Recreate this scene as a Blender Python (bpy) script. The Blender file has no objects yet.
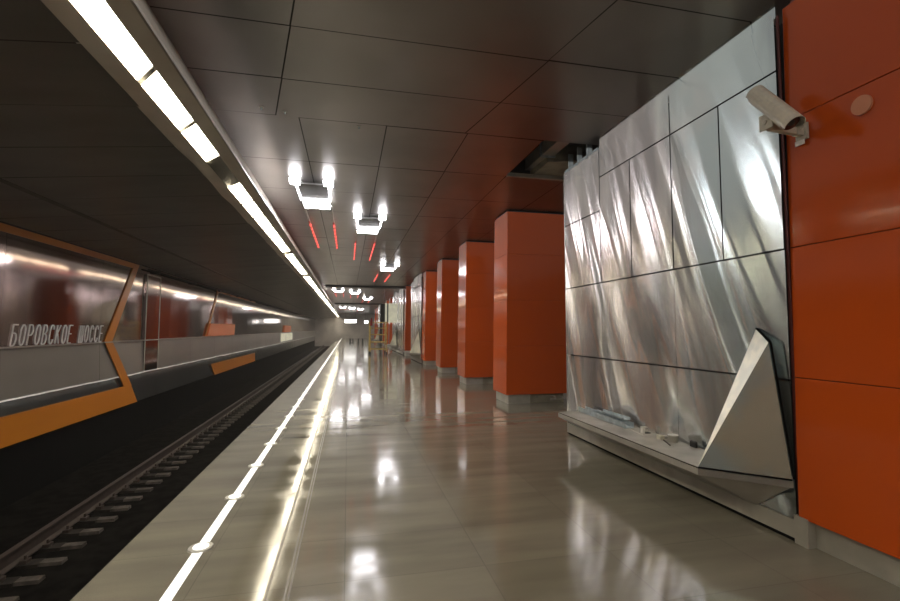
import bpy, bmesh, math, random
from mathutils import Vector, Matrix, noise
random.seed(4)
sc = bpy.context.scene
C = sc.collection

# ------------------------------------------------------------------ materials
MATS = {}
def mat(name, col, rough=.5, metal=0., emis=None, es=0., spec=.5, coat=0., aniso=0., alpha=1., bump=None, vary=None, trans=0.):
    """bump=(scale vector, strength, distance); vary=(colour2, scale vector, low, high)"""
    if name in MATS: return MATS[name]
    m = bpy.data.materials.new(name); m.use_nodes = True
    nt = m.node_tree; b = nt.nodes['Principled BSDF']
    b.inputs['Base Color'].default_value = (*col, 1)
    b.inputs['Roughness'].default_value = rough
    b.inputs['Metallic'].default_value = metal
    b.inputs['Specular IOR Level'].default_value = spec
    b.inputs['Coat Weight'].default_value = coat
    b.inputs['Coat Roughness'].default_value = .05
    b.inputs['Alpha'].default_value = alpha
    b.inputs['Transmission Weight'].default_value = trans
    if emis:
        b.inputs['Emission Color'].default_value = (*emis, 1)
        b.inputs['Emission Strength'].default_value = es
    def nz(scale, detail=4):
        g = nt.nodes.new('ShaderNodeNewGeometry'); mp = nt.nodes.new('ShaderNodeMapping')
        mp.inputs['Scale'].default_value = scale
        n = nt.nodes.new('ShaderNodeTexNoise'); n.inputs['Scale'].default_value = 1; n.inputs['Detail'].default_value = detail
        nt.links.new(g.outputs['Position'], mp.inputs['Vector']); nt.links.new(mp.outputs[0], n.inputs['Vector'])
        return n.outputs['Fac']
    if vary:
        c2, s, lo, hi = vary
        r = nt.nodes.new('ShaderNodeMapRange'); r.inputs[1].default_value = lo; r.inputs[2].default_value = hi
        nt.links.new(nz(s), r.inputs[0])
        mx = nt.nodes.new('ShaderNodeMix'); mx.data_type = 'RGBA'
        mx.inputs['A'].default_value = (*col, 1); mx.inputs['B'].default_value = (*c2, 1)
        nt.links.new(r.outputs[0], mx.inputs['Factor']); nt.links.new(mx.outputs['Result'], b.inputs['Base Color'])
    if bump:
        s, st, d = bump
        bp = nt.nodes.new('ShaderNodeBump'); bp.inputs['Strength'].default_value = st; bp.inputs['Distance'].default_value = d
        nt.links.new(nz(s, 2), bp.inputs['Height']); nt.links.new(bp.outputs[0], b.inputs['Normal'])
    if aniso:
        b.inputs['Anisotropic'].default_value = aniso
        t = nt.nodes.new('ShaderNodeTangent'); t.direction_type = 'UV_MAP'
        nt.links.new(t.outputs[0], b.inputs['Tangent'])
    MATS[name] = m
    return m

def granite():
    m = bpy.data.materials.new('polished_granite'); m.use_nodes = True
    nt = m.node_tree; b = nt.nodes['Principled BSDF']; L = nt.links.new
    g = nt.nodes.new('ShaderNodeNewGeometry')
    n1 = nt.nodes.new('ShaderNodeTexNoise'); n1.inputs['Scale'].default_value = 160; n1.inputs['Detail'].default_value = 3
    L(g.outputs['Position'], n1.inputs['Vector'])
    mp = nt.nodes.new('ShaderNodeMapping'); mp.inputs['Scale'].default_value = (.55, 2.6, 1)
    n2 = nt.nodes.new('ShaderNodeTexNoise'); n2.inputs['Scale'].default_value = 1.3; n2.inputs['Detail'].default_value = 4
    L(g.outputs['Position'], mp.inputs[0]); L(mp.outputs[0], n2.inputs['Vector'])
    br = nt.nodes.new('ShaderNodeTexBrick'); br.offset = 0; br.inputs['Scale'].default_value = 1
    br.inputs['Brick Width'].default_value = .9; br.inputs['Row Height'].default_value = .6; br.inputs['Mortar Size'].default_value = .0035
    br.inputs['Color1'].default_value = (.178, .162, .122, 1); br.inputs['Color2'].default_value = (.2, .182, .139, 1)
    br.inputs['Mortar'].default_value = (.15, .136, .104, 1); br.inputs['Bias'].default_value = 0
    L(g.outputs['Position'], br.inputs['Vector'])
    a = nt.nodes.new('ShaderNodeMath'); a.operation = 'MULTIPLY_ADD'; a.inputs[1].default_value = .5; a.inputs[2].default_value = .75
    L(n1.outputs['Fac'], a.inputs[0])
    c = nt.nodes.new('ShaderNodeMath'); c.operation = 'MULTIPLY_ADD'; c.inputs[1].default_value = .9; c.inputs[2].default_value = .55
    L(n2.outputs['Fac'], c.inputs[0])
    d = nt.nodes.new('ShaderNodeMath'); d.operation = 'MULTIPLY'; L(a.outputs[0], d.inputs[0]); L(c.outputs[0], d.inputs[1])
    mx = nt.nodes.new('ShaderNodeVectorMath'); mx.operation = 'SCALE'
    L(br.outputs['Color'], mx.inputs[0]); L(d.outputs[0], mx.inputs['Scale']); L(mx.outputs[0], b.inputs['Base Color'])
    r = nt.nodes.new('ShaderNodeMapRange'); r.inputs[3].default_value = .06; r.inputs[4].default_value = .19
    r.inputs[1].default_value = .35; r.inputs[2].default_value = .7
    L(n2.outputs['Fac'], r.inputs[0]); L(r.outputs[0], b.inputs['Roughness'])
    b.inputs['Specular IOR Level'].default_value = .31
    return m

ORANGE = mat('orange_enamel', (.54, .083, .008), .15, spec=.27, coat=.12, bump=((1.1, 1.1, .8), .35, .03))
ORANGE_T = mat('orange_trim', (.5, .17, .015), .3, bump=((1, 1, 1), .1, .02))
ORANGE_P = mat('orange_board', (.6, .16, .05), .45, emis=(.6, .16, .05), es=.05, bump=((1, 1, 1), .1, .02))
STEEL = mat('brushed_steel', (.9, .87, .84), .19, .97, aniso=.9, vary=((.56, .53, .53), (.5, 1.6, .3), .42, .6))  # darker grey bands in the colour stand in for dark reflections
def _tint():        # bluish tint over the sheets nearest the end
    nt = STEEL.node_tree; b = nt.nodes['Principled BSDF']; src = b.inputs['Base Color'].links[0].from_socket
    g = nt.nodes.new('ShaderNodeNewGeometry'); sp = nt.nodes.new('ShaderNodeSeparateXYZ'); nt.links.new(g.outputs['Position'], sp.inputs[0])
    n = nt.nodes.new('ShaderNodeTexNoise'); n.inputs['Scale'].default_value = 1.6; nt.links.new(g.outputs['Position'], n.inputs['Vector'])
    a = nt.nodes.new('ShaderNodeMath'); a.operation = 'MULTIPLY_ADD'; a.inputs[1].default_value = 2.2; nt.links.new(n.outputs['Fac'], a.inputs[0]); nt.links.new(sp.outputs['Y'], a.inputs[2])
    r = nt.nodes.new('ShaderNodeMapRange'); r.inputs[1].default_value = 5.5; r.inputs[2].default_value = 4.5; r.inputs[3].default_value = 0; r.inputs[4].default_value = .8
    nt.links.new(a.outputs[0], r.inputs[0])
    mx = nt.nodes.new('ShaderNodeMix'); mx.data_type = 'RGBA'; mx.blend_type = 'MULTIPLY'; mx.inputs['B'].default_value = (.74, .93, 1.0, 1)
    nt.links.new(r.outputs[0], mx.inputs['Factor']); nt.links.new(src, mx.inputs['A']); nt.links.new(mx.outputs['Result'], b.inputs['Base Color'])
    # sheets buckled into slanting folds
    def dot(v):
        d = nt.nodes.new('ShaderNodeVectorMath'); d.operation = 'DOT_PRODUCT'; d.inputs[1].default_value = v; nt.links.new(g.outputs['Position'], d.inputs[0]); return d.outputs['Value']
    def fold(u, v, w, det):
        c = nt.nodes.new('ShaderNodeCombineXYZ'); c.inputs[2].default_value = w
        nt.links.new(dot(u), c.inputs[0]); nt.links.new(dot(v), c.inputs[1])
        k = nt.nodes.new('ShaderNodeTexNoise'); k.inputs['Scale'].default_value = 1; k.inputs['Detail'].default_value = det; nt.links.new(c.outputs[0], k.inputs['Vector']); return k.outputs['Fac']
    h1 = fold((0, 1.9, -.62), (0, 0, .3), FOLD_W, 0); h2 = fold((0, 5.6, -1.8), (0, 0, .8), 4.2, 0)
    m = nt.nodes.new('ShaderNodeMath'); m.operation = 'MULTIPLY_ADD'; m.inputs[1].default_value = .07; nt.links.new(h2, m.inputs[0]); nt.links.new(h1, m.inputs[2])
    bp = nt.nodes.new('ShaderNodeBump'); bp.inputs['Strength'].default_value = 1; bp.inputs['Distance'].default_value = FOLD_A
    nt.links.new(m.outputs[0], bp.inputs['Height']); nt.links.new(bp.outputs[0], b.inputs['Normal'])
FOLD_W, FOLD_A = 1.3, .25
_tint()
STEEL_D = mat('dull_steel', (.5, .48, .44), .36, .6, vary=((.62, .6, .55), (3, 3, 3), .4, .65))
BENCHTOP = mat('dusty_steel_sheet', (.33, .315, .27), .5, .3, vary=((.42, .4, .35), (5, 5, 5), .4, .6))
FIN = mat('satin_steel', (.62, .58, .5), .26, .8, vary=((.5, .58, .63), (2, 2, 2), .45, .6), bump=((6, 6, 6), .05, .01))
FIN_P = mat('lit_fin_sheet', (.85, .83, .66), .5, 0., vary=((.58, .57, .46), (2, 2, 2), .4, .6))  # paler copy of the fin steel, far bench ends coloured as if lit
FIN_L = mat('pale_steel', (.75, .72, .6), .4, .8, vary=((.6, .6, .52), (8, 8, 8), .4, .6))
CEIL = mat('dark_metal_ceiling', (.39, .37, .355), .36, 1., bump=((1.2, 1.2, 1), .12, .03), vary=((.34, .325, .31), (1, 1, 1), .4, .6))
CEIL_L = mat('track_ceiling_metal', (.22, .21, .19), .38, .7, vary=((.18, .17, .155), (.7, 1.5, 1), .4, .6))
BLACK = mat('shadow_black', (.006, .006, .006), .9, spec=0, bump=((9, 9, 9), .1, .01))
DARKG = mat('dark_gap', (.02, .019, .018), .6, bump=((9, 9, 9), .1, .01))
COFFER = mat('coffer_paint', (.74, .69, .61), .38, .1, vary=((.64, .6, .53), (2, 2, 2), .4, .6))
LIGHT = mat('strip_diffuser', (.9, .9, .9), .4, emis=(1, .9, .68), es=17)
LAMP = mat('lamp_diffuser', (.9, .9, .9), .4, emis=(1, .97, 1), es=24)
RED = mat('red_led', (.3, .06, .05), .4, emis=(1, .08, .06), es=3)
def _led():
    nt = RED.node_tree; g = nt.nodes.new('ShaderNodeTexCoord'); sp = nt.nodes.new('ShaderNodeSeparateXYZ'); nt.links.new(g.outputs['Object'], sp.inputs[0])
    m1 = nt.nodes.new('ShaderNodeMath'); m1.operation = 'MULTIPLY'; m1.inputs[1].default_value = 2.4
    m2 = nt.nodes.new('ShaderNodeMath'); m2.operation = 'FRACT'; m3 = nt.nodes.new('ShaderNodeMath'); m3.operation = 'GREATER_THAN'; m3.inputs[1].default_value = .5
    m4 = nt.nodes.new('ShaderNodeMath'); m4.operation = 'MULTIPLY_ADD'; m4.inputs[1].default_value = 2.2; m4.inputs[2].default_value = .2
    for a, b in ((sp.outputs['Y'], m1), (m1.outputs[0], m2), (m2.outputs[0], m3), (m3.outputs[0], m4)): nt.links.new(a, b.inputs[0])
    nt.links.new(m4.outputs[0], nt.nodes['Principled BSDF'].inputs['Emission Strength'])
_led()
GREYP = mat('grey_housing', (.1, .1, .105), .4, .3, bump=((9, 9, 9), .05, .01))
WALLM = mat('mirror_steel_cladding', (.33, .27, .255), .075, 1., aniso=.6, bump=((.6, .5, .25), .3, .03), vary=((.29, .225, .215), (1, .4, .4), .4, .6))  # reddish base tint stands in for the reflected orange pillars
WALLM2 = mat('satin_steel_cladding', (.3, .32, .34), .12, .9, aniso=.4, bump=((.9, 1.6, .9), .3, .02), vary=((.24, .26, .28), (1, .4, .4), .4, .6))
WALLM3 = mat('satin_steel_panel', (.27, .25, .232), .3, .35, aniso=.5, bump=((.6, .9, .6), .12, .02), vary=((.22, .205, .19), (1, .4, .4), .4, .6))
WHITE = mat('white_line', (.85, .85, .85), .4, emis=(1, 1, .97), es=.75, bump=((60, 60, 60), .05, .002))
LETTER = mat('letter_steel', (.72, .72, .72), .35, .6, emis=(.7, .7, .68), es=.05, vary=((.5, .5, .5), (6, 6, 6), .4, .6))
TRACK = mat('track_concrete', (.005, .0045, .004), 1., spec=0, bump=((12, 12, 12), .4, .02), vary=((.01, .009, .008), (5, 5, 5), .4, .6))
SLEEP = mat('sleeper_concrete', (.1, .085, .075), .8, spec=.1, vary=((.06, .052, .046), (9, 9, 9), .4, .6))
SLEEP_D = mat('shaded_sleeper', (.02, .017, .015), .9, spec=.1, vary=((.03, .025, .02), (9, 9, 9), .4, .6))  # shade beside the rail put into the sleeper colour
RUST = mat('rail_steel', (.06, .043, .036), .6, .3, vary=((.05, .035, .028), (9, 9, 9), .4, .6))
YELLOW = mat('yellow_paint', (.68, .5, .14), .45, vary=((.45, .3, .07), (9, 9, 9), .4, .6))
PALE = mat('pale_board', (.78, .76, .58), .5, emis=(.78, .76, .58), es=.3, vary=((.55, .54, .42), (3, 3, 3), .4, .6))  # slight glow added to brighten the boards, which are no lamps
RUBBER = mat('black_rubber', (.02, .02, .02), .7, bump=((30, 30, 30), .1, .005))
CAMW = mat('cream_plastic', (.62, .58, .46), .35, vary=((.55, .52, .42), (30, 30, 30), .4, .6))
GALV = mat('galvanised_steel', (.5, .57, .61), .4, .5, vary=((.38, .44, .47), (14, 14, 14), .4, .6))
CONC = mat('raw_concrete', (.4, .36, .27), .8, vary=((.28, .25, .19), (4, 4, 4), .4, .6))
PLUG = mat('pale_plug', (.72, .3, .16), .5, bump=((30, 30, 30), .05, .005))
FILM = mat('clear_film', (.8, .78, .72), .18, spec=.6, alpha=.35, bump=((22, 22, 22), .8, .05))
REDC = mat('red_cloth', (.35, .03, .03), .8, bump=((20, 20, 20), .4, .02))
PLINTH = mat('plinth_steel', (.52, .5, .44), .4, .4, vary=((.43, .41, .36), (4, 4, 4), .4, .6))
ENDW = mat('end_wall_stone', (.5, .46, .43), .45, vary=((.38, .35, .33), (.6, .6, .6), .4, .6))
SIGNL = mat('lit_panel', (.9, .9, .9), .4, emis=(1, .97, .92), es=4)
GLASSD = mat('lens_glass', (.1, .03, .02), .08, spec=.8, bump=((9, 9, 9), .02, .005))  # red in the colour imitates the orange reflected in the glass
BLUEG = mat('dark_cloth', (.03, .03, .035), .7, bump=((20, 20, 20), .2, .01))
STICK = mat('white_sticker', (.75, .73, .68), .5, bump=((20, 20, 20), .05, .005))
GRAN = granite()

# ------------------------------------------------------------------ mesh helpers
class MB:
    def __init__(s): s.v = []; s.f = []; s.uv = {}; s.smooth = False
    def quad(s, *p):
        i = len(s.v); s.v += [tuple(q) for q in p]; s.f.append(tuple(range(i, i + len(p)))); return s
    def hexa(s, p):          # p: 4 bottom (ccw from above), 4 top
        i = len(s.v); s.v += [tuple(q) for q in p]
        for a in ((3, 2, 1, 0), (4, 5, 6, 7), (0, 1, 5, 4), (1, 2, 6, 5), (2, 3, 7, 6), (3, 0, 4, 7)): s.f.append(tuple(i + k for k in a))
        return s
    def box(s, x0, x1, y0, y1, z0, z1):
        return s.hexa([(x0, y0, z0), (x1, y0, z0), (x1, y1, z0), (x0, y1, z0), (x0, y0, z1), (x1, y0, z1), (x1, y1, z1), (x0, y1, z1)])
    def prism(s, prof, axis_pts):   # prof list of 2D (x,z), extruded along y from a to b
        a, b = axis_pts; n = len(prof); i = len(s.v)
        s.v += [(x, a, z) for x, z in prof] + [(x, b, z) for x, z in prof]
        s.f.append(tuple(i + k for k in range(n))); s.f.append(tuple(i + n + k for k in reversed(range(n))))
        for k in range(n):
            l = (k + 1) % n; s.f.append((i + l, i + k, i + n + k, i + n + l))
        return s
    def tube(s, a, b, r, n=10, r2=None):
        a = Vector(a); b = Vector(b); d = (b - a).normalized()
        u = d.orthogonal().normalized(); w = d.cross(u); i = len(s.v); r2 = r if r2 is None else r2
        for c, q in ((a, r), (b, r2)):
            for k in range(n):
                t = 2 * math.pi * k / n; s.v.append(tuple(c + (u * math.cos(t) + w * math.sin(t)) * q))
        for k in range(n):
            l = (k + 1) % n; s.f.append((i + k, i + l, i + n + l, i + n + k))
        s.f.append(tuple(i + k for k in reversed(range(n)))); s.f.append(tuple(i + n + k for k in range(n)))
        return s
    def bar(s, a, b, w, h, upv=(0, 0, 1)):   # square bar
        a = Vector(a); b = Vector(b); d = (b - a).normalized(); u = d.cross(Vector(upv))
        if u.length < 1e-4: u = Vector((1, 0, 0))
        u.normalize(); t = u.cross(d); u = u * w / 2; t = t * h / 2; i = len(s.v)
        for c in (a, b): s.v += [tuple(c - u - t), tuple(c + u - t), tuple(c + u + t), tuple(c - u + t)]
        for q in ((0, 1, 2, 3), (7, 6, 5, 4), (0, 4, 5, 1), (1, 5, 6, 2), (2, 6, 7, 3), (3, 7, 4, 0)): s.f.append(tuple(i + k for k in q))
        return s
    def build(s, name, m, parent=None, bevel=0., smooth=False, fix=True):
        me = bpy.data.meshes.new(name); me.from_pydata(s.v, [], s.f)
        if fix:
            bm = bmesh.new(); bm.from_mesh(me); bmesh.ops.recalc_face_normals(bm, faces=bm.faces)
            bm.to_mesh(me); bm.free()
        me.materials.append(m)
        if smooth:
            for p in me.polygons: p.use_smooth = True
        o = bpy.data.objects.new(name, me); C.objects.link(o)
        if parent:
            o.parent = parent
            o.matrix_parent_inverse = Matrix.Translation(parent.location).inverted()
        if bevel:
            b = o.modifiers.new('bevel', 'BEVEL'); b.width = bevel; b.segments = 2; b.limit_method = 'ANGLE'
        return o

def set_uv(o):
    ul = o.data.uv_layers.new(name='UVMap')
    for l in o.data.loops:
        c = o.data.vertices[l.vertex_index].co; ul.data[l.index].uv = (c.z, c.y)
def tag(o, label=None, cat=None, group=None, kind=None):
    if label: o['label'] = label
    if cat: o['category'] = cat
    if group: o['group'] = group
    if kind: o['kind'] = kind
    return o
def empty(name, loc, label, cat, group=None, kind=None):
    o = bpy.data.objects.new(name, None); C.objects.link(o); o.location = loc; o.empty_display_size = .1
    return tag(o, label, cat, group, kind)
def struct(mb, name, m, label, cat, parent=None, **k):
    o = mb.build(name, m, parent, **k)
    if not parent: tag(o, label, cat, kind='structure')
    return o
def copy_tree(src, loc, label=None):
    r = src.copy(); C.objects.link(r); r.location = loc
    if label: r['label'] = label
    for ch in src.children:
        c = ch.copy(); C.objects.link(c); c.parent = r; c.matrix_parent_inverse = ch.matrix_parent_inverse.copy()
        for g in ch.children:
            d = g.copy(); C.objects.link(d); d.parent = c; d.matrix_parent_inverse = g.matrix_parent_inverse.copy()
    return r
ORD = 'first second third fourth fifth sixth seventh eighth ninth tenth eleventh twelfth'.split()

YB, YE = -9.0, 78.0        # hall ends
XW = 3.2                   # pillar / cladding plane
XL = -5.2                  # wall across the track
XR = 9.3
ZC = 4.08
EDGE = -1.53

# ------------------------------------------------------------------ setting
f = MB().box(EDGE, XR, YB, YE, -1.5, 0)
struct(f, 'floor', GRAN, 'polished grey granite platform floor', 'floor')
struct(MB().box(XL - .3, EDGE, YB, YE, -1.5, -1.245), 'trackbed', TRACK, 'black track bed beside the platform', 'track bed')
struct(MB().box(-1.03, -.965, YB, YE - 1, -.005, .004), 'trim_1', WHITE, 'bright white safety line along the platform edge', 'line')
t2 = MB().box(-.455, -.437, YB, YE, -.005, .003).box(-.345, -.333, YB, YE, -.005, .003).box(-.322, -.312, YB, YE, -.005, .003)
struct(t2, 'trim_2', mat('groove_metal', (.1, .09, .07), .3, .6, vary=((.07, .06, .05), (9, 9, 9), .4, .6)), 'dark grooved tactile strip set in the platform floor', 'tactile strip')

# platform ceiling of separate dark sheets with open joints (one surface)
cm = MB(); G = .007
HX0, HX1, HY0, HY1 = 2.6, 3.6, 5.64, 7.11
def cquad(x0a, x1a, x0b, x1b, y0, y1):
    lim = lambda x: max(-1.75, min(XR, x))
    x0a, x1a, x0b, x1b = map(lim, (x0a, x1a, x0b, x1b))
    if x1a - x0a < .03 and x1b - x0b < .03: return
    dz = [random.uniform(-.004, .004) for _ in range(4)]
    cm.quad((x0a + G, y0 + G, ZC + dz[0]), (x0b + G, y1 - G, ZC + dz[1]), (x1b - G, y1 - G, ZC + dz[2]), (x1a - G, y0 + G, ZC + dz[3]))
ys = [5.63 - .868 * k for k in range(17, -1, -1)]
for a, b in zip(ys, ys[1:]):
    for k in range(-3, 8):
        e = lambda kk, y: -.87 + 2.32 * kk - .21 * (y - 5.63)
        cquad(e(k, a), e(k + 1, a), e(k, b), e(k + 1, b), a, b)
y = 5.63
while y < YE:
    for k in range(-2, 10):
        x0, x1 = -.608 + 1.045 * k, -.608 + 1.045 * (k + 1)
        if abs(y - 5.63) < .01 and x0 > 2.4 and x1 < 3.7: continue          # sheet left out
        cquad(x0, x1, x0, x1, y, min(y + 1.49, YE))
    y += 1.49
struct(cm, 'ceiling', CEIL, 'dark glossy metal sheet ceiling over the platform', 'ceiling', fix=False)
struct(MB().box(-1.9, XR, YB, YE, ZC + .7, ZC + .75), 'ceiling_slab', DARKG, 'black slab above the ceiling sheets', 'ceiling')
struct(MB().box(-1.9, 2.3, YB, YE, ZC + .03, ZC + .05).box(3.9, XR, YB, YE, ZC + .03, ZC + .05).box(2.3, 3.9, YB, 5.5, ZC + .03, ZC + .05).box(2.3, 3.9, 7.3, YE, ZC + .03, ZC + .05),
       'ceiling_backing', DARKG, 'black backing of the ceiling joints', 'ceiling')
# bright angle at the far rim of the hole and what shows inside it
struct(MB().box(2.53, 3.57, 7.06, 7.11, ZC - .012, ZC + .05), 'trim_3', PLINTH, 'pale metal angle along the edge of the ceiling opening', 'ceiling edge')
d = empty('ventilation_duct', (2.9, 6.8, ZC + .2), 'square galvanised duct seen inside the ceiling opening', 'duct')
MB().box(2.9, 3.1, 5.9, 7.2, ZC + .16, ZC + .36).build('duct_body', STEEL_D, d, bevel=.005)
MB().box(2.88, 3.12, 6.5, 6.55, ZC + .14, ZC + .38).build('flange', GALV, d)
struct(MB().hexa([(3.0, 6.5, ZC + .06), (3.7, 6.3, ZC + .06), (3.75, 7.2, ZC + .06), (3.0, 7.2, ZC + .06), (3.0, 6.7, ZC + .4), (3.75, 6.5, ZC + .4), (3.75, 7.3, ZC + .4), (3.0, 7.3, ZC + .4)]),
       'ceiling_beam', CONC, 'pale concrete beam inside the ceiling opening', 'beam')

# track ceiling, sloping down to the wall
lm = MB(); zs = lambda x: 3.5 - .09 * (-1.81 - x)
yy = 3.5 - .92 * 14
while yy < YE:
    y1 = min(yy + .92, YE)
    for xa, xb in ((XL, -4.03), (-3.98, -1.81)):
        dz = [random.uniform(-.003, .003) for _ in range(4)]
        lm.quad((xa, yy + .006, zs(xa) + dz[0]), (xa, y1 - .006, zs(xa) + dz[1]), (xb, y1 - .006, zs(xb) + dz[2]), (xb, yy + .006, zs(xb) + dz[3]))
    yy = y1
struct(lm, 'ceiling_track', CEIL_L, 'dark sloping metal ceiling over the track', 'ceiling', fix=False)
struct(MB().quad((XL - .2, YB, zs(XL - .2) + .03), (XL - .2, YE, zs(XL - .2) + .03), (-1.7, YE, 3.54), (-1.7, YB, 3.54)), 'ceiling_track_backing', DARKG, 'black backing over the track ceiling', 'ceiling')
tg = mat('groove_grey', (.13, .125, .115), .5, .3, vary=((.1, .1, .09), (9, 9, 9), .4, .6))
struct(MB().prism([(-4.04, zs(-4.04) - .012), (-3.97, zs(-3.97) - .012), (-3.97, zs(-3.97) + .02), (-4.04, zs(-4.04) + .02)], (YB, YE)), 'trim_4', tg, 'thin grey cable groove along the track ceiling', 'trim')

# light coffer over the platform edge
cf = MB().prism([(-1.84, 3.5), (-1.645, 3.5), (-1.70, 3.53), (-1.70, 3.58), (-1.425, 3.58), (-1.44, 3.5), (-1.27, 3.5), (-1.27, 3.515), (-1.62, 4.2), (-1.84, 4.2)], (YB, YE))
struct(cf, 'trim_5', COFFER, 'grey metal coffer holding the strip lights', 'light coffer')
st = MB().box(-1.285, -1.268, YB, YE, 3.488, 3.503)
struct(st, 'trim_6', mat('coffer_lip', (.5, .48, .44), .3, .7, vary=((.4, .38, .35), (3, 3, 3), .4, .6)), 'light metal lip of the light coffer', 'trim')

# strip light modules
segs = [(YB + .2, 3.635), (3.675, 4.55), (4.585, 5.43)]
yy = 6.39
blanks = [(11.95, 12.3), (16.9, 17.5), (22.6, 23.1), (30, 30.6), (41, 41.7), (53, 53.8), (66, 66.8)]
pos = yy
while pos < YE - 2:
    nx = pos + .92
    for a, b in blanks:
        if pos < a <= nx + .25: nx = a; break
    segs.append((pos, nx - .03))
    pos = nx
    for a, b in blanks:
        if abs(pos - a) < 1e-6: pos = b
segs = [(a * 1.0287 if a > 0 else a, b * 1.0287) for a, b in segs]
segs = [q for q in segs if q[1] < YE - .5]
dv = MB()
for (a, b), (c, e) in zip(segs, segs[1:]): b -= .012; c += .012; dv.hexa([(-1.70, b + .34, 3.538), (-1.43, b, 3.538), (-1.43, c, 3.538), (-1.70, c + .34, 3.538), (-1.70, b + .34, 3.58), (-1.43, b, 3.58), (-1.43, c, 3.58), (-1.70, c + .34, 3.58)])
struct(dv, 'trim_12', mat('divider_grey', (.09, .085, .08), .4, .3, vary=((.1, .1, .09), (9, 9, 9), .4, .6)), 'grey dividers and blank plates between the strip lights', 'trim')
for i, (a, b) in enumerate(segs):
    if i == 0: lab = 'long white strip light nearest the camera, cut by the top edge'
    elif i < 12: lab = 'white strip light in the ceiling coffer, %s along from the camera' % ORD[i]
    else: lab = 'small distant white strip light far along the coffer, beyond the twelfth'
    sl = .33 if i else 0
    o = MB().hexa([(-1.69, a + sl, 3.556), (-1.43, a, 3.556), (-1.43, b, 3.556), (-1.69, b + .33, 3.556), (-1.69, a + sl, 3.575), (-1.43, a, 3.575), (-1.43, b, 3.575), (-1.69, b + .33, 3.575)]).build('strip_light', LIGHT)
    tag(o, lab, 'light', 'strip lights in the platform edge coffer')

# wall across the track
w = MB()
yy = YB
zt = 3.17
while yy < YE:
    y1 = min(yy + 2.9, YE)
    w.quad((XL, yy + .004, 1.27), (XL, y1 - .004, 1.27), (XL, y1 - .004, zt), (XL, yy + .004, zt)); yy = y1
wl = struct(w, 'wall_left', WALLM, 'reflective steel wall across the track', 'wall', fix=False)
set_uv(wl)
w = MB(); kick = MB(); hem = MB(); yy = YB; HZ = .44
while yy < YE:
    y1 = min(yy + 2.9, YE)
    w.quad((XL + .03, yy + .004, HZ), (XL + .03, y1 - .004, HZ), (XL, y1 - .004, 1.25), (XL, yy + .004, 1.25))
    kick.quad((XL + .045, yy + .004, -.26), (XL + .045, y1 - .004, -.26), (XL, y1 - .004, HZ - .005), (XL, yy + .004, HZ - .005)); yy = y1
yy = YB
def hz(y): return HZ + .016 * noise.noise(Vector((y * .9, 0, 3))) + .008 * noise.noise(Vector((y * 2.3, 0, 9)))
while yy < YE:
    y1 = yy + .12
    hem.quad((XL + .035, yy, hz(yy) - .014), (XL + .035, y1, hz(y1) - .014), (XL + .03, y1, hz(y1) + .012), (XL + .03, yy, hz(yy) + .012)); yy = y1
set_uv(struct(kick, 'wall_left_kick', WALLM2, 'dark glossy foot of the wall across the track', 'wall', fix=False))
struct(hem, 'trim_13', mat('bright_hem', (.8, .78, .74), .5, .2, emis=(.8, .76, .7), es=.16, vary=((.6, .58, .55), (2, 2, 2), .4, .6)), 'thin bright wavy hem of the steel wall across the track', 'trim', fix=False)  # brightness of the lit edge given as a faint glow
wl2 = struct(w, 'wall_left_lower', WALLM3, 'grey satin steel lower wall across the track', 'wall', fix=False)
set_uv(wl2)
struct(MB().box(XL - .3, XL - .03, YB, YE, -1.5, 3.4), 'wall_left_base', BLACK, 'black base wall below the cladding', 'wall')
struct(MB().box(XL - .02, XL + .05, YB, YE, 1.245, 1.272), 'trim_7', mat('ledge_steel', (.5, .48, .46), .35, .8, vary=((.4, .38, .36), (3, 3, 3), .4, .6)), 'thin steel ledge along the wall across the track', 'ledge')
struct(MB().box(XL - .03, XL + .012, YB, YE, zt, zt + .05), 'trim_8', DARKG, 'black gap above the steel wall', 'trim')
cb = empty('cable_run', (XL + .05, 13.5, 3.06), 'black cable run clipped along the top of the wall across the track', 'cable')
MB().tube((XL + .075, 13.4, 3.1), (XL + .075, YE - .2, 3.11), .022, 8).build('cable', RUBBER, cb, smooth=True)
for k in range(12):
    yk = 14 + k * 3.1
    MB().box(XL + .025, XL + .115, yk, yk + .12, 3.06, 3.14).build('clip', RUBBER, cb, bevel=.01)
# hatch outline
dr = struct(MB().box(XL, XL + .046, 13.45, 14.3, .46, 2.98), 'door_1', WALLM, 'narrow steel hatch in the wall across the track', 'door'); set_uv(dr)
fr = MB().box(XL + .04, XL + .056, 13.43, 13.455, .46, 3.0).box(XL + .04, XL + .056, 14.3, 14.325, .46, 3.0).box(XL + .04, XL + .056, 13.43, 14.325, 2.96, 3.0)
fr.build('door_frame', mat('pale_edge', (.4, .39, .34), .4, .3, emis=(.4, .39, .34), es=.03, vary=((.3, .3, .26), (3, 3, 3), .4, .6)), dr)

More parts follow.
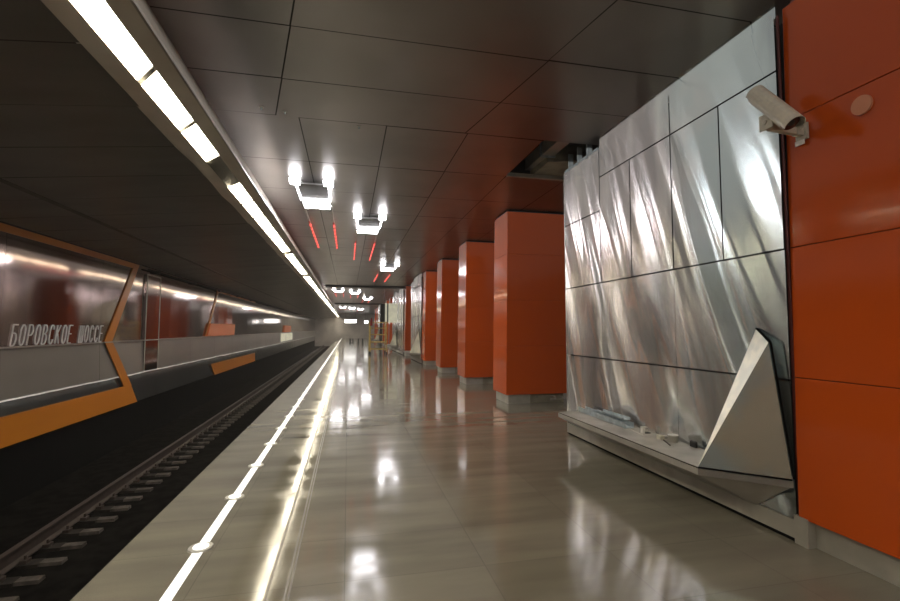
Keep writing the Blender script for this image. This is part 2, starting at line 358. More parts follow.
# orange frames around the station names
def lowx(z): return XL + .045 * (1.25 - z) / 1.51 + .022
def slab(mb, pts, t=.014):      # pts in (y,z), thin plate following the wall
    n = len(pts); i = len(mb.v)
    fx = lambda z: (XL + .004) if z > 1.25 else lowx(z)
    mb.v += [(fx(z), y, z) for y, z in pts] + [(fx(z) + t, y, z) for y, z in pts]
    mb.f.append(tuple(i + k for k in range(n))); mb.f.append(tuple(i + n + k for k in range(n)))
    for k in range(n):
        l = (k + 1) % n; mb.f.append((i + k, i + l, i + n + l, i + n + k))
fo = empty('name_frame', (XL, 10, 1.25), 'orange chevron shaped frame around the station name', 'wall frame', 'orange frames on the wall across the track')
m = MB(); slab(m, [(YB + .5, 3.045), (12.75, 3.045), (13.0, 3.165), (YB + .5, 3.165)]); m.build('top_band', ORANGE_T, fo)
m = MB(); slab(m, [(11.45, 1.262), (11.78, 1.262), (13.0, 3.163), (12.66, 3.045)], .02); m.build('upper_chevron', ORANGE_T, fo)
m = MB(); slab(m, [(11.45, 1.248), (11.78, 1.248), (12.72, .18), (12.35, .18)], .02); m.build('lower_chevron', ORANGE_T, fo)
m = MB(); slab(m, [(YB + .5, -.26), (13.05, -.26), (12.7, .2), (YB + .5, .24)]); m.build('bottom_band', ORANGE_T, fo)
fo = empty('name_frame', (XL, 22, 1.25), 'distant orange frame further along the wall, behind the orange board', 'wall frame', 'orange frames on the wall across the track')
m = MB(); slab(m, [(20.2, 3.03), (28, 3.03), (28, 3.12), (20.2, 3.12)]); m.build('top_band', ORANGE_T, fo)
m = MB(); slab(m, [(18.7, 1.262), (18.9, 1.262), (20.4, 3.1), (20.2, 3.1)], .02); m.build('upper_chevron', ORANGE_T, fo)
m = MB(); slab(m, [(19.9, -.26), (28, -.26), (28, .2), (19.4, .2)]); m.build('bottom_band', ORANGE_T, fo)
m = MB(); m.hexa([(XL + .03, 18.75, 1.275), (XL + .09, 18.75, 1.275), (XL + .09, 22.9, 1.275), (XL + .03, 22.9, 1.275), (XL + .03, 19.15, 1.76), (XL + .09, 19.15, 1.76), (XL + .09, 23.0, 1.76), (XL + .03, 23.0, 1.76)])
tag(m.build('orange_board', ORANGE_P), 'orange board with a slanted end standing on the wall ledge', 'board')
m = MB(); m.hexa([(XL + .02, 40, 1.275), (XL + .09, 40, 1.275), (XL + .09, 44.5, 1.275), (XL + .02, 44.5, 1.275), (XL + .02, 40.4, 1.85), (XL + .09, 40.4, 1.85), (XL + .09, 44.5, 1.85), (XL + .02, 44.5, 1.85)])
tag(m.build('orange_board', ORANGE_P), 'smaller orange board farther along the wall ledge', 'board')
m = MB(); m.hexa([(XL + .028, 38.5, .55), (XL + .07, 38.5, .55), (XL + .07, 46, .55), (XL + .028, 46, .55), (XL + .003, 38.5, 1.2), (XL + .05, 38.5, 1.2), (XL + .05, 46, 1.2), (XL + .003, 46, 1.2)])
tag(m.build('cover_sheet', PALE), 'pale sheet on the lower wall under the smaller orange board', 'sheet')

# station name, letters standing on the ledge
def arc(cx, cz, rx, rz, a0, a1, n=10):
    return [(cx + rx * math.cos(math.radians(a0 + (a1 - a0) * k / n)), cz + rz * math.sin(math.radians(a0 + (a1 - a0) * k / n))) for k in range(n + 1)]
GL = {
 'Б': [[(.85, 1), (.05, 1), (.05, 0), (.5, 0)] + arc(.5, .3, .38, .3, -90, 90, 8) + [(.05, .6)]],
 'О': [arc(.5, .68, .42, .32, 0, 180) + arc(.5, .32, .42, .32, 180, 360) + [(.92, .68)]],
 'Р': [[(.08, 0), (.08, 1), (.5, 1)] + arc(.5, .74, .4, .26, 90, -90, 8) + [(.08, .48)]],
 'В': [[(.08, 0), (.08, 1), (.45, 1)] + arc(.45, .77, .36, .23, 90, -90, 8) + [(.08, .54)], [(.45, .54)] + arc(.5, .27, .4, .27, 90, -90, 8) + [(.08, 0)]],
 'С': [arc(.5, .68, .42, .32, 15, 180) + arc(.5, .32, .42, .32, 180, 345)],
 'К': [[(.08, 0), (.08, 1)], [(.9, 1), (.1, .45)], [(.3, .6), (.9, 0)]],
 'Е': [[(.88, 1), (.08, 1), (.08, 0), (.88, 0)], [(.08, .52), (.75, .52)]],
 'Ш': [[(.02, 1), (.02, 0), (.98, 0), (.98, 1)], [(.5, 1), (.5, 0)]],
}
sg = empty('station_name', (XL + .03, 10, 1.272), 'thin steel station name letters standing on the wall ledge', 'sign')
y0, adv, hgt, wid, slant = 8.58, .189, .335, .125, .06
for i, ch in enumerate('БОРОВСКОЕ ШОССЕ'):
    if ch == ' ': continue
    m = MB(); ya = y0 + i * adv
    for st_ in GL[ch]:
        for (a, b), (c, e) in zip(st_, st_[1:]):
            P = Vector((XL + .012, ya + a * wid + slant * b, 1.274 + .01 + b * hgt)); Q = Vector((XL + .012, ya + c * wid + slant * e, 1.274 + .01 + e * hgt))
            m.bar(P, Q, .02, .016, (1, 0, 0))
    m.build('letter', LETTER, sg, fix=False)

# track
r = MB().prism([(-3.87, -1.2), (-3.73, -1.2), (-3.73, -1.185), (-3.79, -1.17), (-3.79, -1.06), (-3.765, -1.045), (-3.765, -1.02), (-3.835, -1.02), (-3.835, -1.045), (-3.81, -1.06), (-3.81, -1.17), (-3.87, -1.185)], (YB + .5, YE - .5))
tag(r.build('rail', RUST), 'rusty running rail on concrete sleepers beside the platform', 'rail')
base = None; k = 0; yy = 4.05
while yy < YE - 2:
    n = k - 4
    lab = 'concrete sleeper block under the rail, %s from the lower left corner' % ORD[n] if 0 <= n < 12 else ('concrete sleeper block hidden below the lower left frame corner' if n < 0 else 'distant concrete sleeper block under the rail, beyond the twelfth')
    if base is None:
        s = base = empty('sleeper', (-3.8, yy, -1.4), lab, 'sleeper', 'concrete sleepers along the track')
        MB().hexa([(-3.53, yy - .09, -1.4), (-3.27, yy - .09, -1.4), (-3.27, yy + .09, -1.4), (-3.53, yy + .09, -1.4), (-3.52, yy - .055, -1.205), (-3.285, yy - .055, -1.205), (-3.285, yy + .055, -1.205), (-3.52, yy + .055, -1.205)]).build('block', SLEEP, s)
        MB().box(-4.08, -3.52, yy - .08, yy + .08, -1.4, -1.206).build('rail_seat', SLEEP_D, s)
        for sx in (-3.912, -3.688):
            MB().box(sx - .035, sx + .035, yy - .05, yy + .05, -1.206, -1.165).tube((sx, yy, -1.17), (sx, yy, -1.12), .015, 6).build('fastener', RUST, s)
    else: copy_tree(base, (-3.8, yy, -1.4), lab)
    yy += .42; k += 1

# floor markers on the white line
base = None
for k in range(60):
    yk = 2.66 + k * 1.005
    if k == 0: lab = 'round steel floor marker light hidden below the frame edge'
    elif k < 11: lab = 'round steel marker light on the white line, %s from the camera' % ORD[k - 1]
    else: lab = 'tiny distant round marker light on the white line, beyond the tenth'
    if k == 0: continue
    if base is None:
        s = base = empty('floor_marker', (-.998, yk, 0), lab, 'marker light', 'round marker lights along the white line')
        MB().tube((-.998, yk, .0), (-.998, yk, .01), .085, 24, .08).build('steel_ring', STEEL_D, s)
        MB().tube((-.998, yk, .008), (-.998, yk, .016), .055, 20, .05).build('lens', WHITE, s)
    else: copy_tree(base, (-.998, yk, 0), lab)

# ------------------------------------------------------------------ orange pillars
def pillar(y0, label, y1=None, gp=.001):
    y1 = y1 or y0 + .88
    p = empty('pillar', (3.9, (y0 + y1) / 2, 0), label, 'pillar', 'orange pillars along the platform', 'thing')
    zb, ztp, ln = .19, 4.03, .06
    seams = [zb, 1.195, 2.157, 3.13, ztp]
    for a, b in zip(seams, seams[1:]):
        la, lb = ln * (a - zb) / 3.84, ln * (b - zb) / 3.84
        a2, b2 = a + (gp if a > zb else 0), b - (gp if b < ztp else 0)
        MB().hexa([(XW + la, y0, a2), (4.6, y0, a2), (4.6, y1, a2), (XW + la, y1, a2), (XW + lb, y0, b2), (4.6, y0, b2), (4.6, y1, b2), (XW + lb, y1, b2)]).build('cladding_panel', ORANGE, p, bevel=.004)
    MB().box(XW + .07, 4.5, y0 + .06, y1 - .06, zb, ztp + .03).build('core', mat('pillar_core', (.16, .02, .006), .5, bump=((5, 5, 5), .1, .01)), p)
    MB().box(XW + .06, XW + .54, y0 + .04, y1 - .04, 0, zb).build('plinth', PLINTH, p)
    MB().box(XW + .54, 4.52, y0 + .09, y1 - .06, 0, zb).build('unclad_base', CONC, p)
    MB().box(XW + .09, 4.56, y0 + .03, y1 - .03, ztp, ZC - .008).build('top_collar', DARKG, p)
    return p
SP = 3.47
py = lambda k: 9.1 + SP * (k - 1)
pillar(1.9, 'nearest orange pillar, cut by the right edge, carrying the security camera', 2.79, .0025)
names = {1: 'large orange pillar just beyond the steel clad wall, with film at its foot', 2: 'second free standing orange pillar beyond the steel wall', 3: 'third free standing orange pillar beyond the steel wall', 4: 'fourth orange pillar, before the far triangular bench end', 6: 'orange pillar just left of the far triangular bench end',
 9: 'distant orange pillar behind the yellow scaffold tower', 10: 'tiny orange pillar second behind the scaffold tower', 11: 'tiny orange pillar third behind the scaffold tower', 14: 'tiny orange pillar near the end of the platform', 15: 'farthest tiny orange pillar in the row'}
for k, l in names.items(): pillar(py(k), l)
fm = MB()
for i in range(26):
    a = Vector((XW + .56 + random.random() * .8, 8.98 + random.random() * .1, 0.003 + random.random() * .13))
    q = [a + Vector((random.uniform(-.12, .12), random.uniform(-.04, .05), random.uniform(-.0, .05))) for _ in range(3)]
    fm.quad(*q)
tag(fm.build('plastic_film', FILM), 'crumpled clear plastic film at the foot of the large orange pillar', 'plastic film')

# plug on the nearest pillar
tag(MB().tube((XW + .045, 2.255, 3.0), (XW + .028, 2.255, 3.0), .062, 28).build('wall_plug', PLUG), 'pale round cover plug on the nearest orange pillar', 'plug')

# ------------------------------------------------------------------ steel clad walls
def wavy(parent, y0, y1, z0, z1, seed, name='panel', n=.3, dx=0.):
    ny = max(2, int((y1 - y0) / n)); nz_ = max(2, int((z1 - z0) / (n * 1.6)))
    m = MB(); uv = []
    for j in range(nz_ + 1):
        for i in range(ny + 1):
            yy = y0 + (y1 - y0) * i / ny; zz = z0 + (z1 - z0) * j / nz_
            m.v.append((XW + dx, yy, zz)); uv.append((zz, yy))
    for j in range(nz_):
        for i in range(ny):
            a = j * (ny + 1) + i; m.f.append((a, a + ny + 1, a + ny + 2, a + 1))
    o = m.build(name, STEEL, parent, smooth=True, fix=False)
    ul = o.data.uv_layers.new(name='UVMap')
    for l in o.data.loops: ul.data[l.index].uv = uv[l.vertex_index]
    return o
def steel_wall(y0, y1, label, detail=True):
    # backing sits behind the panels, stops behind the hidden pillar
    w = struct(MB().box(XW + .07, XW + .3, y0, y1, 0, 3.93), 'wall_right', DARKG, label, 'wall')
    g = .0075; cols = [y0, y0 + .58, y0 + 1.21, y0 + 1.91, y0 + 2.57, y1]
    for a, b in ((.16, 1.17), (1.17, 2.15)):
        for c, d_ in ((cols[0], cols[2]), (cols[2], cols[4]), (cols[4], cols[5])):
            if a > 1: wavy(w, c + g * .3, d_ - g * .3, a + g, b - g, y0 + 3)
            else: wavy(w, c + g * .3, d_ - g * .3, a + g, b - g, y0 + 3)
    for c, d_ in zip(cols, cols[1:-1]): wavy(w, c + g, d_ - g, 2.15 + g, 3.54 - g, y0 + 3 + c * .01)
    wavy(w, cols[4] + g, y1 - g, 2.15 + g, 3.1 - g, y0 + 3); wavy(w, cols[4] + g, y1 - g, 3.1 + g, 3.92, y0 + 3)
    wavy(w, cols[0] + g, cols[2] - g, 3.54 + g, 3.96, y0 + 3); wavy(w, cols[2] + g, cols[4] - g, 3.54 + g, 3.96, y0 + 3)
    wavy(w, y0, cols[4], 3.963, ZC + .01, y0, name='top_strip', dx=.012)
    MB().box(XW - .002, XW + .02, y0, y1, .03, .16).build('foot_plate', PLINTH, w)
    MB().box(XW + .01, XW + .02, y0, y1, 0, .03).build('foot_gap', BLACK, w)
    MB().box(XW - .001, XW + .3, y1, y1 + .012, .03, 3.92).build('end_return', STEEL_D, w)
    return w, cols
W1, cols = steel_wall(2.805, 6.38, 'wavy brushed steel clad wall between the nearest pillar and the next')
struct(MB().box(XW + .012, XW + .02, 2.785, 2.805, .19, 3.97), 'trim_9', mat('dark_red_edge', (.09, .012, .008), .5, bump=((9, 9, 9), .05, .01)), 'dark red joint between steel wall and nearest pillar', 'trim')
struct(MB().box(XW - .01, XW + .3, 2.72, 2.82, 0, .2), 'baseboard_right', PLINTH, 'grey steel base at the foot of the steel wall', 'baseboard')
steel_wall(20.42, 23.87, 'distant steel clad wall behind the far triangular bench end')
steel_wall(27.35, 30.78, 'plain dark steel wall farther down the row')
steel_wall(30.85, 34.26, 'far steel wall behind the scaffold and pale box')
steel_wall(48.2, 51.6, 'farthest steel wall near the platform end')
# studs left sticking up over the far panel
for yk, hh, wd, lab in ((6.22, .25, .013, 'left of the three'), (5.95, .25, .011, 'middle of the three'), (5.68, .25, .018, 'right of the three')):
    o = MB().box(XW + .0, XW + .02, yk - wd, yk + wd, 3.9, 3.92 + hh).box(XW + .02, XW + .07, yk - wd, yk - wd + .004, 3.9, 3.92 + hh).build('wall_stud', GALV)
    tag(o, 'bare metal stud above the unfinished steel panel, ' + lab, 'stud', 'studs above the steel wall')
tag(MB().box(XW + .004, XW + .05, 5.42, 6.36, 3.925, 3.96).build('stud_channel', GALV), 'pale metal channel along the top of the unfinished steel panel', 'channel')

# ------------------------------------------------------------------ wall benches with triangular ends
def bench(y0, y1, label, FIN=None):
    FIN = FIN or MATS['satin_steel']
    # y0: wall point of the near end, bench front runs from y0+.42 to y1-.6
    zt_, xf = .452, 2.74
    b = empty('wall_bench', (2.95, (y0 + y1) / 2, .3), label, 'bench', 'steel wall benches')
    A = (xf, y0 + .42); F = (xf, y1); B = (XW - .012, y0 + .004)
    W_ = XW - .015
    m = MB()
    top = [(A[0], A[1]), (F[0], F[1]), (W_, y1 + .05), (W_, B[1] + .02), B]
    n = len(top)
    m.v += [(x, y, zt_ - .006) for x, y in top] + [(x, y, zt_) for x, y in top]
    m.f += [tuple(range(n)), tuple(range(n, 2 * n))] + [(k, (k + 1) % n, n + (k + 1) % n, n + k) for k in range(n)]
    m.build('seat_top', BENCHTOP, b)
    rim = MB(); th = .062
    def band(p, q, o_=.004):
        rim.hexa([(p[0] - o_, p[1], zt_ - th), (p[0] + .012, p[1], zt_ - th), (q[0] + .012, q[1], zt_ - th), (q[0] - o_, q[1], zt_ - th), (p[0] - o_, p[1], zt_ - .012), (p[0] + .012, p[1], zt_ - .012), (q[0] + .012, q[1], zt_ - .012), (q[0] - o_, q[1], zt_ - .012)])
    band(A, F)
    rim.build('front_rim', STEEL_D, b)
    rim = MB()
    rim.quad((A[0] - .004, A[1], zt_ - th), (B[0], B[1], zt_ - th), (B[0], B[1], zt_ - .012), (A[0] - .004, A[1], zt_ - .012))
    rim.hexa([(A[0] - .004, A[1], zt_ - th), (B[0], B[1], zt_ - th), (B[0], B[1] + .02, zt_ - th), (A[0] + .01, A[1] + .02, zt_ - th), (A[0] - .004, A[1], zt_ - .012), (B[0], B[1], zt_ - .012), (B[0], B[1] + .02, zt_ - .012), (A[0] + .01, A[1] + .02, zt_ - .012)])
    rim.build('end_rim', STEEL_D, b)
    MB().box(xf + .0, xf + .006, A[1], F[1], zt_ - .012, zt_ - .004).build('shadow_joint', BLACK, b)
    zb = zt_ - th; tip = (XW - .012, y0 + .33, .155)
    u = MB()
    u.quad((A[0], A[1], zb), (F[0], F[1], zb), (XW - .012, F[1] - .05, .16), tip)
    u.quad((A[0], A[1], zb), tip, (B[0], B[1] + .02, zb))
    u.build('underside', STEEL_D, b, fix=False)
    T1 = (XW - .008, y0 + .27, 1.55); T2 = (XW - .1, y0 + .08, 1.447); A3 = (A[0], A[1], zt_ + .004); B3 = (B[0] - .01, B[1], zt_ + .004); Cw = (XW - .008, y0 + .42, zt_ + .004)
    fin = MB().quad(T2, A3, B3); fin.quad(T2, B3, (XW - .012, B[1] + .03, zt_ + .004), T1)
    fo_ = fin.build('end_fin', FIN, b, fix=False)
    fe = MB().quad(T1, A3, T2); fe.quad(T1, Cw, A3)
    fe.build('fin_edge', FIN_L, fo_, fix=False)
    MB().bar(Vector(T2) + Vector((.018, -.004, .004)), Vector(B3) + Vector((.014, -.004, 0)), .012, .014).bar(Vector(T1) + Vector((0, -.004, .004)), Vector(T2) + Vector((.012, -.004, .006)), .012, .012).build('joint_shade', BLACK, fo_)  # black bars drawn for the shadow in the gap behind the fin
    MB().bar(Vector(A3) + Vector((0, 0, -.006)), Vector(B3) + Vector((0, 0, -.006)), .01, .01).build('joint_shade', BLACK, fo_)
    return b
bench(2.805, 5.72, 'steel wall bench with a tall triangular end, nearest the camera')
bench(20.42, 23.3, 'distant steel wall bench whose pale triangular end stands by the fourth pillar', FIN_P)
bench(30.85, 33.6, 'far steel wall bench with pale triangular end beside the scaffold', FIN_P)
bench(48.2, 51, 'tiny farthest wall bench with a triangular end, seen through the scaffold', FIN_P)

# loose fittings on the near bench
def channel(x, ya, yb, z, wdt, h, label, parts=True, dx=0.):
    o = empty('metal_profile', (x, (ya + yb) / 2, z), label, 'metal profile', 'metal profiles on the bench')
    L_ = lambda y: x + dx * (y - ya) / (yb - ya)
    def hx(o1, o2, z0, z1): 
        xa, xb = L_(ya), L_(yb)
        return MB().hexa([(xa + o1, ya, z0), (xa + o2, ya, z0), (xb + o2, yb, z0), (xb + o1, yb, z0), (xa + o1, ya, z1), (xa + o2, ya, z1), (xb + o2, yb, z1), (xb + o1, yb, z1)])
    hx(-wdt, wdt, z, z + .006).build('web', GALV, o); hx(-wdt, -wdt + .006, z, z + h).build('flange', GALV, o); hx(wdt - .006, wdt, z, z + h).build('flange', GALV, o)
channel(3.06, 4.62, 5.72, .4525, .055, .06, 'long pale blue metal channel lying on the near bench', dx=.02)
channel(3.115, 4.75, 5.3, .514, .045, .03, 'shorter grey metal channel resting on the long channel', dx=-.01)
cl = empty('pipe_clip', (3.08, 4.38, .4525), 'small pale clip on the near bench beside the channels', 'clip')
MB().box(3.04, 3.065, 4.36, 4.4, .4525, .51).box(3.04, 3.1, 4.36, 4.4, .51, .52).build('clip_arm', STICK, cl); MB().box(3.07, 3.13, 4.35, 4.4, .4525, .458).build('clip_foot', RUBBER, cl)
bx = empty('small_box', (3.06, 4.12, .4525), 'small pale fitting box on the near bench', 'box')
MB().box(3.04, 3.09, 4.08, 4.14, .4525, .49).build('box_body', CAMW, bx); MB().box(3.093, 3.13, 4.08, 4.13, .4525, .485).build('box_end', STEEL_D, bx)
rl = empty('tape_roll', (3.12, 3.97, .4525), 'short grey roll standing on the near bench by the triangular end', 'roll')
MB().tube((3.11, 3.98, .4525), (3.11, 3.98, .515), .045, 16).build('roll_body', PLINTH, rl, smooth=False); MB().tube((3.11, 3.98, .514), (3.11, 3.98, .522), .048, 16).build('roll_lid', STICK, rl)
tag(MB().bar((2.98, 4.25, .456), (3.04, 4.62, .456), .008, .007).build('metal_rod', STEEL_D), 'thin dark rod lying on the near bench', 'rod')
tag(MB().bar((2.98, 3.86, .456), (3.06, 4.06, .456), .01, .007).build('metal_rod', RUST), 'short rusty rod on the near bench near the grey roll', 'rod')
tag(MB().box(3.14, 3.165, 3.72, 3.8, .4525, .51).build('dark_bracket', DARKG, bevel=.008), 'dark bracket between grey roll and triangular bench end', 'bracket')

# ------------------------------------------------------------------ security camera on the nearest pillar
cam = empty('security_camera', (3.2, 2.66, 3.0), 'cream security camera mounted on the nearest orange pillar', 'camera')
Pr, Pf = Vector((3.0, 2.8, 3.315)), Vector((2.985, 2.53, 2.985))
ax = (Pf - Pr).normalized()
body = MB().tube(Pr, Pf - ax * .015, .062, 24).build('body', CAMW, cam)
sidev = ax.cross(Vector((0, 0, 1))).normalized(); upv = sidev.cross(ax)
v = MB(); n = 14; i0 = 0
for (c, rr) in ((Pr - ax * .02, .07), (Pf + ax * .05, .07), (Pr - ax * .02, .066), (Pf + ax * .05, .066)):
    for k in range(n + 1):
        t = math.radians(-25 + 230 * k / n); v.v.append(tuple(c + (sidev * math.cos(t) + upv * math.sin(t)) * rr))
N = n + 1
for k in range(n):
    v.f += [(k, k + 1, N + k + 1, N + k), (2 * N + k, 3 * N + k, 3 * N + k + 1, 2 * N + k + 1), (k, 2 * N + k, 2 * N + k + 1, k + 1), (N + k, N + k + 1, 3 * N + k + 1, 3 * N + k)]
v.f += [(0, N, 3 * N, 2 * N), (n, 2 * N + n, 3 * N + n, N + n)]
v.build('sun_shield', CAMW, cam, smooth=False)
MB().tube(Pf - ax * .016, Pf + ax * .006, .056, 20).build('lens_window', GLASSD, body)
MB().tube(Pf + ax * .004, Pf + ax * .012, .022, 14).build('lens', RUBBER, body)
br = MB().bar((3.19, 2.66, 2.99), (2.98, 2.69, 3.02), .04, .05); br.bar((2.99, 2.69, 3.0), (2.99, 2.69, 3.12), .05, .05); br.box(2.955, 2.967, 2.64, 2.75, 3.0, 3.12); br.tube((2.95, 2.7, 3.06), (3.03, 2.7, 3.06), .02, 10)
br.build('mount_arm', CAMW, cam, bevel=.004)
MB().box(XW + .022, XW + .042, 2.61, 2.7, 2.93, 3.05).box(3.17, XW + .03, 2.635, 2.68, 2.96, 3.01).build('wall_plate', CAMW, cam, bevel=.004)
MB().box(XW + .016, XW + .023, 2.63, 2.7, 2.895, 2.93).build('tag', STICK, cam)

# ------------------------------------------------------------------ pendant lamps with red led rails
def lamp_parts(x, ya, label, ln=1.5, red=True):
    z = 3.98; w_ = .28
    p = empty('ceiling_lamp', (x, ya, 3.98), label, 'lamp', 'lamp frames hung under the ceiling')
    h = MB().hexa([(x - w_ + .03, ya + .2, z + .004), (x + w_ - .03, ya + .2, z + .004), (x + w_ - .03, ya + ln - .35, z + .02), (x - w_ + .03, ya + ln - .35, z + .02), (x - w_ + .06, ya + .33, z + .07), (x + w_ - .06, ya + .33, z + .07), (x + w_ - .06, ya + ln - .35, z + .07), (x - w_ + .06, ya + ln - .35, z + .07)])
    h.build('housing', GREYP, p, bevel=.01)
    for sx in (-1, 1):
        a = x + sx * .27
        MB().box(a - .08, a + .075, ya + .05, ya + .25, z, z + .05).build('corner_light', LAMP, p)
        MB().box(a - .007, a + .007, ya + .26, ya + ln - .3, z, z + .03).build('side_light', LAMP, p)
    for s0, s1 in ((-.245, -.004), (.004, .245)):
        MB().hexa([(x + s0, ya + ln - .3, z), (x + s1, ya + ln - .3, z), (x + s1, ya + ln + .2, z - .02), (x + s0, ya + ln + .2, z - .02), (x + s0, ya + ln - .3, z + .04), (x + s1, ya + ln - .3, z + .04), (x + s1, ya + ln + .2, z + .02), (x + s0, ya + ln + .2, z + .02)]).build('front_light', LAMP, p)
    for sx in (-1, 1):
        a = x + sx * .27
        rl_ = MB().box(a - .012, a + .012, ya + ln + .2, ya + ln + 5.0, z + .03, z + .055).build('rail', PLINTH, p)
        if red:
            m_ = MB().box(a - .016, a + .016, ya + ln + 1.6, ya + ln + 5.0, z, z + .03)
            m_.build('red_led_strip', RED, rl_)
    MB().tube((x, ya + .7, z + .06), (x, ya + .7, ZC), .012, 8).tube((x, ya + ln - .45, z + .06), (x, ya + ln - .45, ZC), .012, 8).build('hanger', GREYP, p)
    return p
L1 = lamp_parts(-.625, 7.75, 'bright lamp frame under the ceiling, nearest the camera')
for x, y, l in ((.445, 9.97, 'second lamp frame under the ceiling, right of and behind the nearest'), (1.55, 17.45, 'third lamp frame under the ceiling, farthest right of the near three'),
                (-.62, 29.3, 'left lamp frame of the distant three beyond the dark beam'), (.43, 30.6, 'middle lamp frame of the distant three beyond the dark beam'), (1.5, 37, 'right lamp frame of the distant three beyond the dark beam'),
                (1.5, -4.6, 'lamp frame under the ceiling behind the viewpoint'), (-.62, 53, 'tiny left lamp frame of the farthest three'), (.43, 55, 'tiny middle lamp frame of the farthest three'), (1.5, 58, 'tiny right lamp frame of the farthest three')):
    copy_tree(L1, (x, y, 3.98), l)
# sprinkler heads
for x, y, l in ((-.75, 5.5, 'tiny sprinkler head on the ceiling joint near the strip lights'), (.1, 5.72, 'tiny sprinkler head on the ceiling joint above the nearest lamp'), (-1.0, 5.45, 'small bent clip hanging at the ceiling joint edge')):
    s = empty('sprinkler', (x, y, ZC), l, 'sprinkler', 'ceiling sprinklers')
    MB().tube((x, y, ZC + .01), (x, y, ZC - .008), .028, 12).build('rose', STEEL_D, s); MB().tube((x, y, ZC - .005), (x, y, ZC - .035), .01, 8).build('nozzle', GALV, s)

# beams across the ceiling
struct(MB().box(-1.3, XW + .1, 27.2, 27.9, 3.985, ZC + .02), 'trim_10', DARKG, 'dark beam across the distant ceiling', 'beam')
struct(MB().box(-1.3, XW + .1, 46, 47, 3.985, ZC + .02), 'trim_11', DARKG, 'second dark beam across the far ceiling', 'beam')

# ------------------------------------------------------------------ scaffold tower, pale box, far end
sx0, sx1, sy0, sy1 = 1.32, 2.3, 28.2, 29.6
s = empty('scaffold_tower', ((sx0 + sx1) / 2, (sy0 + sy1) / 2, 0), 'yellow wheeled scaffold tower on the distant platform', 'scaffold')
for x in (sx0, sx1):
    for y in (sy0, sy1):
        MB().tube((x, y, .14), (x, y, 2.0), .03, 8).build('upright', YELLOW, s)
        MB().tube((x - .03, y, .09), (x + .03, y, .09), .09, 14).build('wheel', RUBBER, s)
for z in (.32, .75, 1.2, 1.6, 1.95):
    for y in (sy0, sy1): MB().tube((sx0, y, z), (sx1, y, z), .024, 6).build('rung', YELLOW, s)
for x in (sx0, sx1):
    for z in (.4, 1.9): MB().tube((x, sy0, z), (x, sy1, z), .024, 6).build('side_rail', YELLOW, s)
    MB().tube((x, sy0, .4), (x, sy1, 1.9), .018, 6).build('brace', YELLOW, s)
MB().box(sx0, sx1, sy0, sy1, .7, .74).build('deck', CONC, s)
m = MB().hexa([(sx0 - .06, sy0 - .05, 1.75), (sx0 + .12, sy0 - .05, 1.75), (sx0 + .12, sy0 + .1, 1.75), (sx0 - .06, sy0 + .1, 1.75), (sx0 + .02, sy0 - .03, 2.2), (sx0 + .1, sy0 - .03, 2.25), (sx0 + .1, sy0 + .06, 2.25), (sx0 + .02, sy0 + .06, 2.2)])
tag(m.build('red_cloth', REDC, bevel=.02), 'dark red cloth hung on the corner of the scaffold tower', 'cloth')
b = empty('hanging_box', (2.8, 30.3, 1.95), 'pale hanging display box with a dark left side above the scaffold', 'display box')
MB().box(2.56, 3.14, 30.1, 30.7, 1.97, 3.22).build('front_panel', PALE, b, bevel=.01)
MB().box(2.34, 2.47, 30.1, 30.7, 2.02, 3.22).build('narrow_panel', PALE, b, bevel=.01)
MB().box(2.05, 3.12, 30.2, 30.65, 2.0, 3.2).build('casing', DARKG, b, bevel=.01)
for x in (2.3, 3.0): MB().tube((x, 30.4, 3.2), (x, 30.4, ZC), .02, 8).build('hanger', GREYP, b)

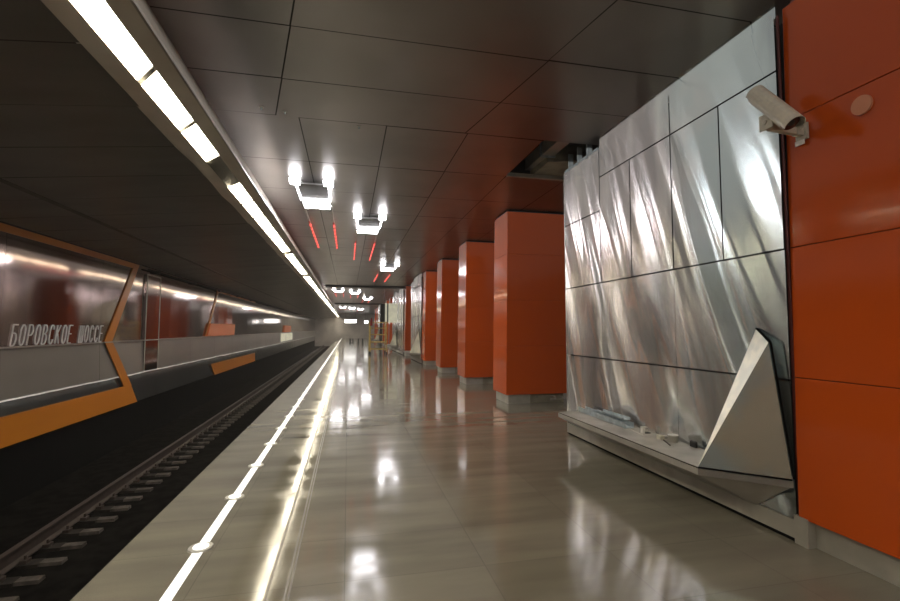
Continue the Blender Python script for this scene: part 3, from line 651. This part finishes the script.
struct(MB().box(XL - .3, XR, YE, YE + .3, -1.5, 4.8), 'wall_back', ENDW, 'hazy stone wall at the far end of the platform', 'wall')
struct(MB().box(XL - .3, XR, YB - .3, YB, -1.5, 4.8), 'wall_front', ENDW, 'stone wall behind the viewpoint', 'wall')
struct(MB().box(XR, XR + .3, YB, YE, -1.5, 4.8), 'wall_far_right', ENDW, 'dim wall beyond the pillars', 'wall')
for x0, x1, z0, z1, yv, l in ((-.5, 1.2, 2.45, 2.95, 70, 'wide lit sign panel at the far end of the platform'), (2.45, 3.0, 2.4, 2.85, 72, 'small square lit sign panel at the far end')):
    q = empty('lit_sign', ((x0 + x1) / 2, yv, z0), l, 'lit sign', 'lit signs at the far end')
    MB().box(x0, x1, yv, yv + .06, z0, z1).build('face', SIGNL, q); MB().box(x0 - .05, x1 + .05, yv + .06, yv + .2, z0 - .05, z1 + .05).build('case', GREYP, q)
    for xx in (x0 + .15, x1 - .15): MB().tube((xx, yv + .12, z1), (xx, yv + .12, ZC), .02, 6).build('hanger', GREYP, q)
for x, l in ((.25, 'leftmost'), (.55, 'second from left'), (1.15, 'third from left'), (1.6, 'rightmost')):
    q = empty('floor_post', (x, 52, 0), 'dark floor post standing far down the platform, %s of four' % l, 'post', 'dark posts far down the platform')
    MB().tube((x, 52, .03), (x, 52, .5), .08, 8, .07).build('shaft', BLUEG, q); MB().tube((x, 52, 0), (x, 52, .04), .14, 12).build('foot', BLUEG, q)

# ------------------------------------------------------------------ unseen fill lights added behind and above
def area(name, loc, rot, sx, sy, power, col=(1, .96, .9)):
    l = bpy.data.lights.new(name, 'AREA'); l.shape = 'RECTANGLE'; l.size = sx; l.size_y = sy; l.energy = power; l.color = col
    o = bpy.data.objects.new(name, l); C.objects.link(o); o.location = loc; o.rotation_euler = rot
area('hall_fill', (1.2, -8.6, 1.9), (math.radians(90), 0, 0), 7, 3.4, 28)
area('platform_wash', (4.0, 34, 4.068), (0, 0, 0), 10.5, 84, 650)
area('track_wash', (-3.4, 34, 3.08), (0, math.radians(-5), 0), 2.6, 84, 150)
# ------------------------------------------------------------------ world, camera
wd = bpy.data.worlds.new('dim'); sc.world = wd; wd.use_nodes = True
wd.node_tree.nodes['Background'].inputs[0].default_value = (.02, .02, .02, 1)
vs = wd.node_tree.nodes.new('ShaderNodeVolumeScatter'); vs.inputs['Density'].default_value = .0018; vs.inputs['Anisotropy'].default_value = .2
vs.inputs['Color'].default_value = (.95, .9, .86, 1)
wd.node_tree.links.new(vs.outputs[0], wd.node_tree.nodes['World Output'].inputs['Volume'])
cd = bpy.data.cameras.new('view'); co = bpy.data.objects.new('view', cd); C.objects.link(co)
co.location = (0, 0, 1.55); co.rotation_euler = (math.radians(93.545), 0, math.radians(-12.479))
cd.sensor_width = 36; cd.lens = 460 / 900 * 36; cd.clip_start = .05; cd.clip_end = 300
sc.camera = co
sc.view_settings.view_transform = 'Standard'
sc.view_settings.exposure = .38
sc.cycles.sample_clamp_indirect = 6
